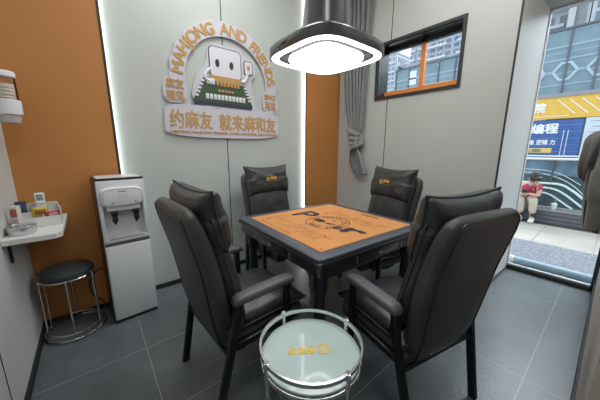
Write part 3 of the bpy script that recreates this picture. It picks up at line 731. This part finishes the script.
# ------------------------------------------------------------------ outside
paving=grid_mat('paving',(.40,.375,.34),(.30,.28,.26),1.2,.62,0,.02,.7,.18)
struct('outside_ground',bx(XG+.05,30,-14,30,-.08,-.002),paving)
doormat=mat('grey_mat',(.20,.215,.245),.95,var=.45,vscale=45,bump=.5,bscale=150)
tag(obj('entrance_mat',bx(3.80,4.93,-1.2,1.35,0.0,.012,.004),doormat,smooth=False),'speckled grey blue entrance mat outside the glass','mat')
th=thing('threshold_bar','pale blue metal bar with white end caps outside along the glass','bar',(3.80,0,0))
bm=bmesh.new(); tube(bm,[(0,-.02,.055),(0,.60,.055)],.042,16); obj('tube',bm,mat('pale_blue_metal',(.28,.40,.50),.35),th)
bm=bmesh.new(); tube(bm,[(0,-.05,.055),(0,-.02,.055)],.046,16); obj('end_cap',bm,white_paint,th)
bm=bmesh.new(); tube(bm,[(0,.60,.055),(0,.64,.055)],.046,16); obj('end_cap',bm,white_paint,th)
dg=thing('drain_grating','slotted dark drain grating along the foot of the dark ledge','drain',(6.25,0,0))
obj('channel',bx(0,.09,-2.5,3.5,-.001,.003),mat('drain_grey',(.16,.16,.16),.6),dg,False)
bm=bmesh.new()
for i in range(100): bx(.005,.085,-.6+i*.028,-.588+i*.028,.003,.006,bm=bm)
obj('slots',bm,black_matte,dg,False)
ledge=thing('stone_ledge','long dark slatted ledge across the walkway that the person sits on','ledge',(6.36,0,0))
lgm=mat('ledge_grey',(.10,.10,.115),.5,var=.2,vscale=3)
obj('core',bx(.01,.34,-3,4,0,.235),mat('ledge_core',(.04,.04,.045),.7),ledge,False)
for z0,z1 in ((.01,.075),(.085,.15),(.16,.225)): obj('front_slat',bx(0,.012,-3,4,z0,z1,.003),lgm,ledge)
obj('top_slab',bx(-.01,.36,-3,4,.235,.262,.005),mat('ledge_top',(.22,.22,.24),.4),ledge)
gp=thing('storefront_screen','dark teal glazed screen with sweeping white curved bars behind the ledge','screen',(6.74,0,0))
teal=mat('teal_glass',(.05,.085,.10),.2,var=.6,vscale=1.3)
obj('panel',bx(.02,.05,-3,4,.262,.86,0),teal,gp,False)
blue_glass=mat('blue_reflection',(.11,.19,.27),.25,var=.55,vscale=2.2)  # blue reflections painted into the glass as mottled colour
obj('upper_glass',bx(.02,.05,-3,4,.86,1.16,0),blue_glass,gp,False)
wbar=mat('white_bar',(.62,.80,.82),.35,emit=(.7,.95,1),estr=.12)  # bars are no lamps; faint emission added to brighten them
for pts,r in (([(1.9,.64),(1.3,.69),(.89,.705),(.61,.70),(.465,.625),(.311,.50),(.12,.30)],.020),([(1.9,.58),(1.3,.615),(.884,.625),(.675,.605),(.53,.53),(.413,.437),(.25,.300)],.017),([(1.9,.50),(1.3,.525),(.857,.525),(.719,.495),(.591,.413),(.45,.310),(.39,.275)],.015),([(1.2,.90),(.85,.88),(.60,.80),(.42,.68),(.25,.5)],.006),([(1.2,.96),(.85,.95),(.60,.88),(.35,.72)],.005)):
    obj('curved_bar',tube(bmesh.new(),spline([(0,y,z) for y,z in pts],8),r,8),wbar,gp)
obj('handrail',tube(bmesh.new(),[(-.02,-3,1.165),(-.02,4,1.165)],.022,10),white_paint,gp)
for y in (.74,-.6,2.1): obj('post',bx(-.01,.02,y-.012,y+.012,.262,1.165),mat('post_grey',(.08,.09,.10),.4),gp,False)
cup=thing('takeaway_cup','clear white takeaway cup with straw standing on the dark ledge','cup',(6.45,.605,.262))
obj('cup_body',lathe(bmesh.new(),[(.028,0),(.030,.004),(.042,.105),(.040,.105)],k=24),mat('cup_white',(.66,.74,.74),.4),cup)
obj('lid',lathe(bmesh.new(),[(.044,.103),(.045,.112),(.036,.122),(.01,.128)],k=24),mat('lid_white',(.75,.8,.8),.3),cup)
obj('straw',tube(bmesh.new(),[(0,0,.11),(.0,-.022,.175)],.004,8),white_paint,cup)

# shop building across the walkway, fascia and signs
sb=thing('shop_building','shop building across the walkway with yellow fascia and patterned glass balustrade','building',(12,0,0))
obj('wall',bx(.06,3,-10,9.0,0,3.05),mat('shop_wall',(.20,.24,.28),.5,var=.3,vscale=1),sb,False)
fas=obj('fascia',bx(-.02,.06,-10,7.6,2.30,2.99),mat('yellow_fascia',(.66,.39,.045),.45,var=.06),sb,False,label='yellow fascia band')
bm=bmesh.new()
for i in range(4):
    y=1.53-i*.27; y2=y-.44
    p=[(y,2.90-i*.004),(y-.035,2.90-i*.004),(y2-.035,2.44),(y2,2.44)]
    prism(bm,p,0,.01)
obj('diagonal_stripes',xf(bm,Matrix(((0,0,-1,-.021),(1,0,0,0),(0,1,0,0),(0,0,0,1)))),white_paint,fas,False)
def yz_text(name,s,ya_,yb_,z0,z1,m,par,x=-.03,off=.008):
    t=bold(s,0,ya_-yb_,z0,z1,off,.004)
    M=Matrix(((0,0,-1,x),(-1,0,0,ya_),(0,1,0,0),(0,0,0,1)))
    return obj(name,xf(t,M),m,par,False)
wtxt=mat('white_letters',(.80,.82,.85),.5)
yz_text('lettering','院',2.04,1.78,2.54,2.84,wtxt,fas,-.03,.008)
obj('white_edge',bx(-.035,-.02,1.2,7.6,2.385,2.405),white_paint,fas,False)
obj('dark_gap',bx(-.02,.0,-10,1.72,2.28,2.315),mat('gap',(.03,.04,.06),.5),sb,False)
obj('grey_gutter',bx(-.06,.3,-10,7.6,2.99,3.10),mat('gutter',(.22,.23,.25),.5),sb,False)
bb=obj('blue_board',bx(-.01,.06,.84,7.4,1.0,2.30),grid_mat('blue_board',(.025,.085,.29),(.10,.19,.42),0,0,.21,.014,.4,.12),sb,False,label='blue sign board')
yz_text('lettering','编程',2.04,1.385,1.86,2.17,wtxt,bb,-.016,.010); yz_text('lettering','维 逻辑 力',2.06,1.40,1.49,1.65,wtxt,bb,-.016,.003)
bm=bmesh.new(); box(bm,(-.02,1.95,1.30),(.012,1.0,.155),.05,3); pill=obj('yellow_pill',bm,mat('pill',(.62,.48,.10),.5),bb)
yz_text('lettering','PO 回回',2.12,1.72,1.255,1.345,mat('pill_ink',(.05,.07,.15),.5),pill,-.028,.003)
for y in (1.14,1.24): obj('vertical_stripe',bx(-.03,-.01,y-.010,y+.010,1.15,1.95),mat('stripe_pale',(.45,.55,.7),.5),bb,False)
obj('white_rail',bx(-.05,-.02,-4,7.4,1.10,1.145),white_paint,sb,False)
ps=obj('pale_board',bx(-.03,.06,-2,.80,1.0,2.30),mat('pale_board',(.50,.58,.68),.5,var=.05),sb,False,label='pale notice board')
bm=bmesh.new()
for i in range(4): bx(-.034,-.03,.42,.70-.05*(i%2),2.18-i*.16,2.195-i*.16,bm=bm)
obj('printed_lines',bm,mat('board_ink',(.12,.15,.2),.5),ps,False)
# upper balustrade: blue grey glass sheets with wave pattern and dark posts
bal=obj('balustrade_glass',bx(.10,.14,-10,7.43,3.10,5.02),grid_mat('balustrade_glass',(.125,.20,.255),(.20,.30,.37),0,0,.62,.03,.25,.15),sb,False,label='blue grey glass balustrade')
bm=bmesh.new()
for s in (1,-1):
    pts=[]
    y=7.2; k=0
    seq=[(0,.30),(.12,.30),(.27,0),(.38,0)]
    for c_ in range(13):
        base=7.2-c_*.76
        pts+=[(0,base,3.78),(0,base-.10,3.78+s*.0),(0,base-.28,3.78+s*.25),(0,base-.48,3.78+s*.25),(0,base-.66,3.78)]
    tube(bm,pts,.045,6)
obj('wave_pattern',xf(bm,Matrix.Translation((.08,0,0))@Matrix.Diagonal((.3,1,1,1))),mat('wave_blue',(.30,.42,.50),.4),bal,label='pale blue chain pattern')
bm=bmesh.new(); bx(.085,.095,-10,7.43,4.50,4.56,bm=bm); bx(.085,.095,-10,7.43,4.12,4.17,bm=bm); bx(.085,.095,-10,7.43,3.36,3.40,bm=bm)
obj('pale_band',bm,mat('band_blue',(.22,.32,.39),.4),bal,False)
obj('top_rail',bx(.04,.18,-10,7.46,5.0,5.06),mat('rail_dark',(.07,.08,.10),.4),sb,False)
for i in range(14): 
    y=7.43-i*.66; obj('balustrade_post',bx(.05,.12,y-.022,y+.022,3.08,5.02),mat('rail_dark',(.07,.08,.10),.4),sb,False)
obj('pale_patch',bx(.085,.098,6.42,6.80,4.25,4.86),mat('patch_pale',(.55,.62,.66),.4),bal,False)  # reflection in the balustrade glass, imitated by a pale slab

# buildings beyond
fac_w=mat('facade_white',(.40,.43,.46),.6,var=.06,vscale=.3)
fac_g=mat('facade_grey',(.33,.37,.42),.6,var=.06,vscale=.3)
winm=mat('tower_window',(.10,.14,.19),.2,var=.3,vscale=.5)
slab=mat('slab_white',(.42,.44,.46),.6)
def window_grid(name,base,dark,py,pz,fy=.5,fz=.5):
    m=bpy.data.materials.new(name); m.use_nodes=True; nt=m.node_tree; b=nt.nodes['Principled BSDF']; L=nt.links
    tc=nt.nodes.new('ShaderNodeTexCoord'); sp=nt.nodes.new('ShaderNodeSeparateXYZ'); L.new(tc.outputs['Object'],sp.inputs[0]); r=[]
    ad=nt.nodes.new('ShaderNodeMath'); ad.operation='ADD'; L.new(sp.outputs[0],ad.inputs[0]); L.new(sp.outputs[1],ad.inputs[1])
    for sock,pch,fr in ((ad.outputs[0],py,fy),(sp.outputs[2],pz,fz)):
        d=nt.nodes.new('ShaderNodeMath'); d.operation='DIVIDE'; L.new(sock,d.inputs[0]); d.inputs[1].default_value=pch
        q=nt.nodes.new('ShaderNodeMath'); q.operation='FRACT'; L.new(d.outputs[0],q.inputs[0])
        l=nt.nodes.new('ShaderNodeMath'); l.operation='LESS_THAN'; L.new(q.outputs[0],l.inputs[0]); l.inputs[1].default_value=fr; r.append(l.outputs[0])
    mu=nt.nodes.new('ShaderNodeMath'); mu.operation='MULTIPLY'; L.new(r[0],mu.inputs[0]); L.new(r[1],mu.inputs[1])
    n=nt.nodes.new('ShaderNodeTexNoise'); n.inputs['Scale'].default_value=1.1; L.new(tc.outputs['Object'],n.inputs['Vector'])
    m2=nt.nodes.new('ShaderNodeMath'); m2.operation='MULTIPLY'; L.new(mu.outputs[0],m2.inputs[0]); 
    mr=nt.nodes.new('ShaderNodeMapRange'); mr.inputs[1].default_value=.35; mr.inputs[2].default_value=.6; mr.inputs[3].default_value=.45; mr.inputs[4].default_value=1; L.new(n.outputs[0],mr.inputs[0]); L.new(mr.outputs[0],m2.inputs[1])
    mx=nt.nodes.new('ShaderNodeMixRGB'); L.new(m2.outputs[0],mx.inputs[0]); mx.inputs[1].default_value=(*base,1); mx.inputs[2].default_value=(*dark,1)
    L.new(mx.outputs[0],b.inputs['Base Color']); b.inputs['Roughness'].default_value=.5; return m
def tower(lab,x,y0,y1,z1,fm,fl,bay,z0=0,zwin=(0,99),wins=True,ywin=None,group=None,depth=12,slabs=True,wf=.55,hf=.5):
    t=thing('apartment_tower',lab,'building',(x,0,0))
    obj('body',bx(0,depth,y0,y1,z0,z1),fm,t,False)
    obj('roof_parapet',bx(-.15,depth+.15,y0-.15,y1+.15,z1,z1+.5),slab,t,False)
    proto=None; n=0; z=zwin[0]
    while wins and z<min(zwin[1],z1-fl*.5):
        y=y0+bay*.3
        while y<y1-bay*.7:
            if ywin is None or ywin[0]<y<ywin[1]:
                if n<96:
                    if proto is None:
                        proto=obj('window',bx(-.06,.02,0,bay*wf,0,fl*hf),winm,t,False); proto.location=(0,y,z)
                    else:
                        c=proto.copy(); C.objects.link(c); c.parent=t; c.location=(0,y,z)
                    n+=1
            y+=bay
        z+=fl
    if slabs:
        bm=bmesh.new(); z=zwin[0]-fl*.22
        while z<min(zwin[1],z1): bx(-.5,0,y0+.2,y0+(y1-y0)*.45,z,z+fl*.16,bm=bm); bx(-.5,0,y0+(y1-y0)*.62,y1-.2,z,z+fl*.16,bm=bm); z+=fl
        obj('balcony_slabs',bm,slab,t,False)
        # side face slabs toward the viewer
        bm=bmesh.new(); z=zwin[0]
        while z<min(zwin[1],z1): bx(.8,depth*.9,y0-.06,y0,z,z+fl*hf,bm=bm); z+=fl
        obj('side_windows',bm,winm,t,False)
    return t
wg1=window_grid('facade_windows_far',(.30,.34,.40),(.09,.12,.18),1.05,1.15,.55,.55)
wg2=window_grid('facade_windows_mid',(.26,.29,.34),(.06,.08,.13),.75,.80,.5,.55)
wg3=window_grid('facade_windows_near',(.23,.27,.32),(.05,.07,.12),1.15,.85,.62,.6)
tower('low white apartment tower at the far left seen through the small window',62,38.3,42.3,24.4,wg1,2.1,1.25,zwin=(10,24),wins=False)
tower('slim white apartment tower between the low one and the tall one through the small window',64,34.6,37.6,21.8,wg1,2.1,1.2,zwin=(10,21),wins=False)
tower('tall grey apartment tower with balconies left of the orange mullion',46,23.0,25.8,21.6,wg2,1.5,.9,zwin=(12,21),wins=False)
tower('widest grey apartment tower with balconies right of the orange mullion',44,13.5,22.2,30,wg3,1.7,1.1,zwin=(12,24),wins=False)
tower('white apartment block above the balustrade beside the panelled one',21.5,2.80,5.2,12.5,fac_w,.95,.55,zwin=(7.2,10.5),depth=6)
t=thing('panelled_building','pale panelled building block with white corner column above the glass balustrade','building',(20,0,0))
obj('body',bx(.05,1.0,1.95,2.70,0,13),mat('panelled',(.30,.33,.36),.6,var=.15,vscale=1.5),t,False)
obj('corner_column',bx(-.25,.05,2.46,2.72,0,13),slab,t,False); obj('corner_column',bx(-.2,.05,1.95,2.06,0,13),slab,t,False)
t=thing('window_building','pale building with dark windows at the right edge above the balustrade','building',(19,0,0))
obj('body',bx(0,7,-3,1.83,0,12),fac_w,t,False)
for k in range(5):
    for j in range(3): w_=obj('window',bx(-.05,.02,1.68-j*.8-.45,1.68-j*.8,6.5+k*.62,6.95+k*.62),winm,t,False)

# ------------------------------------------------------------------ seated person outside
def skinned(name,V,E,Rd,m,parent=None,root=0,sub=2,loc=(0,0,0)):
    me=bpy.data.meshes.new(name); me.from_pydata(V,E,[]); o=bpy.data.objects.new(name,me); C.objects.link(o)
    sk=o.modifiers.new('Skin','SKIN'); sk.use_smooth_shade=True
    for i,v in enumerate(me.skin_vertices[0].data): v.radius=(Rd[i],Rd[i]) if not isinstance(Rd[i],tuple) else Rd[i]; v.use_root=(i==root)
    s=o.modifiers.new('Sub','SUBSURF'); s.levels=sub; s.render_levels=sub
    bpy.context.view_layer.update(); dg_=bpy.context.evaluated_depsgraph_get(); m2=bpy.data.meshes.new_from_object(o.evaluated_get(dg_))
    bpy.data.objects.remove(o)
    return obj(name,m2,m,parent,True,loc,angle=180)
pe=thing('person','person in red shirt and pale trousers sitting bent over a phone on the dark ledge','person',(6.40,.985,.01))
skin_m=mat('skin',(.60,.38,.29),.55); red=mat('red_shirt',(.42,.03,.08),.7,var=.15,vscale=12); khaki=mat('pale_trousers',(.56,.50,.40),.8,var=.08,vscale=10,bump=.2,bscale=25)
hair=mat('dark_hair',(.02,.018,.018),.55,bump=.4,bscale=60)
# local frame: origin on the ground under the knees; person faces -X and a little -Y
V=[(.12,.10,.36),(.06,.06,.50),(.00,.01,.62),(-.05,-.03,.68),(-.09,-.06,.73),(-.12,-.075,.80),   # pelvis spine chest neck-base neck head
   (-.01,.13,.66),(-.09,.14,.50),(-.20,.04,.515),    # far shoulder elbow wrist
   (-.06,-.16,.66),(-.13,-.17,.50),(-.20,-.04,.53),   # near shoulder elbow wrist
   (.09,.15,.35),(-.18,.07,.42),(-.12,.04,.10),(-.20,.03,.045),
   (.11,-.02,.35),(-.17,-.12,.43),(-.11,-.13,.10),(-.19,-.15,.045)]
Ed=[(0,1),(1,2),(2,3),(3,4),(4,5),(2,6),(6,7),(7,8),(2,9),(9,10),(10,11),(0,12),(12,13),(13,14),(14,15),(0,16),(16,17),(17,18),(18,19)]
Rd=[.095,.10,.105,.07,.048,.045,.05,.036,.026,.05,.036,.026,.078,.055,.036,.030,.078,.055,.036,.030]
body=skinned('body',V,Ed,Rd,skin_m,pe)
def ell(bm,c,s,M=None,u=24,v=16):
    t=bmesh.new(); bmesh.ops.create_uvsphere(t,u_segments=u,v_segments=v,radius=1)
    for q in t.verts: q.co=Vector((q.co.x*s[0],q.co.y*s[1],q.co.z*s[2]))
    X=Matrix.Translation(c); 
    if M is not None: X=X@M
    _merge(bm,t,X)
Mh=Matrix.Rotation(R(35),4,'Z')@Matrix.Rotation(R(38),4,'Y')
# head with nose, ears, eyes, mouth (tilted down toward the phone), local -X is the face
bm=bmesh.new(); ell(bm,(-.135,-.085,.815),(.098,.078,.112),Matrix.Rotation(R(35),4,'Z')@Matrix.Rotation(R(-58),4,'Y'))
def onhead(p): return Vector((-.135,-.085,.815))+(Matrix.Rotation(R(35),4,'Z')@Matrix.Rotation(R(-58),4,'Y'))@Vector(p)
ell(bm,onhead((-.10,0,-.015)),(.020,.012,.020)); ell(bm,onhead((.0,.078,-.01)),(.018,.010,.028)); ell(bm,onhead((.0,-.078,-.01)),(.018,.010,.028)); ell(bm,onhead((-.075,0,-.07)),(.03,.03,.025))
obj('head',bm,skin_m,pe,angle=180)
bm=bmesh.new(); ell(bm,onhead((-.090,.032,.008)),(.008,.011,.006)); ell(bm,onhead((-.090,-.032,.008)),(.008,.011,.006)); obj('eyes',bm,hair,pe)
bm=bmesh.new(); ell(bm,onhead((-.093,0,-.052)),(.008,.022,.005)); obj('mouth',bm,mat('lips',(.4,.14,.12),.5),pe)
bm=bmesh.new(); ell(bm,onhead((.018,0,.022)),(.104,.088,.110)); ell(bm,onhead((-.045,0,.075)),(.055,.07,.045)); obj('hair',bm,hair,pe,angle=180)
# shirt: torso and short sleeves over the body
Vs=[(.12,.09,.42),(.06,.06,.52),(.00,.01,.62),(-.04,-.025,.675),(-.01,.13,.655),(-.06,.145,.57),(-.06,-.16,.655),(-.10,-.17,.57)]
skinned('shirt',Vs,[(0,1),(1,2),(2,3),(2,4),(4,5),(2,6),(6,7)],[.115,.120,.122,.082,.064,.052,.064,.052],red,pe,root=0)
Vt=[(.12,.10,.37),(.09,.15,.36),(-.18,.07,.43),(-.135,.04,.16),(.11,-.02,.36),(-.17,-.12,.44),(-.125,-.13,.16)]
skinned('trousers',Vt,[(0,1),(1,2),(2,3),(0,4),(4,5),(5,6)],[.115,.095,.072,.056,.095,.072,.056],khaki,pe,root=0)
for y in (.035,-.14):
    bm=bmesh.new(); loft(bm,[ring((x,y,z),(0,1,0),(0,0,1),a,b_,2.6,20) for x,z,a,b_ in ((-.075,.045,.020,.030),(-.085,.047,.034,.045),(-.13,.045,.040,.043),(-.19,.036,.042,.034),(-.245,.028,.040,.026),(-.27,.024,.024,.016))])
    s_o=obj('shoe',bm,mat('white_shoe',(.7,.7,.7),.5),pe)
    obj('ankle_sock',tube(bmesh.new(),[(-.12,y,.07),(-.125,y,.165)],.038,14),hair,pe)
# hands: palm + five fingers each, closing round the phone
for s in (1,-1):
    c=Vector((-.215,.0+s*.030,.525)); Vh=[tuple(c+Vector((.03,s*.012,-.005))),tuple(c),tuple(c+Vector((-.03,-s*.004,.008)))]; Eh=[(0,1),(1,2)]; Rh=[.018,.020,.017]
    for k in range(4):
        b0=len(Vh); zf=.020-.013*k; L_=(.030,.034,.032,.025)[k]
        Vh+=[tuple(c+Vector((-.045,-s*.004,zf))),tuple(c+Vector((-.045-L_*.6,-s*.012,zf+.004))),tuple(c+Vector((-.045-L_*.8,-s*.030,zf+.002)))]; Eh+=[(2,b0),(b0,b0+1),(b0+1,b0+2)]; Rh+=[.0075,.007,.006]
    b0=len(Vh); Vh+=[tuple(c+Vector((-.01,-s*.018,.020))),tuple(c+Vector((-.025,-s*.026,.036)))]; Eh+=[(1,b0),(b0,b0+1)]; Rh+=[.009,.0075]
    skinned('hand',Vh,Eh,Rh,skin_m,pe,root=1,sub=1)
ph=thing('mobile_phone','dark mobile phone held in both hands of the sitting person','phone',(6.40-.255,.985,.535),R(0))
obj('case',xf(bx(-.004,.004,-.036,.036,-.035,.115,.003),Matrix.Rotation(R(-35),4,'Y')),black_gloss,ph); obj('screen',xf(bx(.004,.005,-.032,.032,-.03,.11),Matrix.Rotation(R(-35),4,'Y')),mat('phone_screen',(.1,.14,.2),.1),ph)

# ------------------------------------------------------------------ light
wd_=bpy.data.worlds.new('world'); bpy.context.scene.world=wd_; wd_.use_nodes=True
nt=wd_.node_tree; bg=nt.nodes['Background']
tc=nt.nodes.new('ShaderNodeTexCoord'); sp=nt.nodes.new('ShaderNodeSeparateXYZ'); cr=nt.nodes.new('ShaderNodeValToRGB')
nt.links.new(tc.outputs['Generated'],sp.inputs[0]); nt.links.new(sp.outputs[2],cr.inputs[0])
cr.color_ramp.elements[0].position=0; cr.color_ramp.elements[0].color=(.80,.90,1,1); cr.color_ramp.elements[1].position=.6; cr.color_ramp.elements[1].color=(.93,.97,1,1)
nt.links.new(cr.outputs[0],bg.inputs[0]); bg.inputs[1].default_value=1.9
def area(name,loc,size,power,rot=(0,0,0),col=(1,1,1),sy=None):
    l=bpy.data.lights.new(name,'AREA'); l.energy=power; l.size=size; l.color=col
    if sy: l.shape='RECTANGLE'; l.size_y=sy
    o=bpy.data.objects.new(name,l); C.objects.link(o); o.location=loc; o.rotation_euler=rot; return o
sl=bpy.data.lights.new('overcast_sun','SUN'); sl.energy=4.2; sl.angle=R(45); sl.color=(.86,.94,1)
so=bpy.data.objects.new('overcast_sun',sl); C.objects.link(so); d_=Vector((-.72,.22,-.62)); so.rotation_euler=d_.to_track_quat('-Z','Y').to_euler(); so.location=(8,-2,6)
area('ceiling_light',(.9,1.9,3.4),.8,20,col=(.98,1,.98)); area('ceiling_light',(2.0,.8,3.4),.8,20,col=(.98,1,.98)); area('ceiling_light',(.3,.2,3.4),.6,10,col=(.98,1,.98))  # unseen fill lamps added below the ceiling to light the interior

vs=bpy.context.scene.view_settings; vs.view_transform='Standard'; vs.look='None'; vs.exposure=.22; vs.gamma=1.08
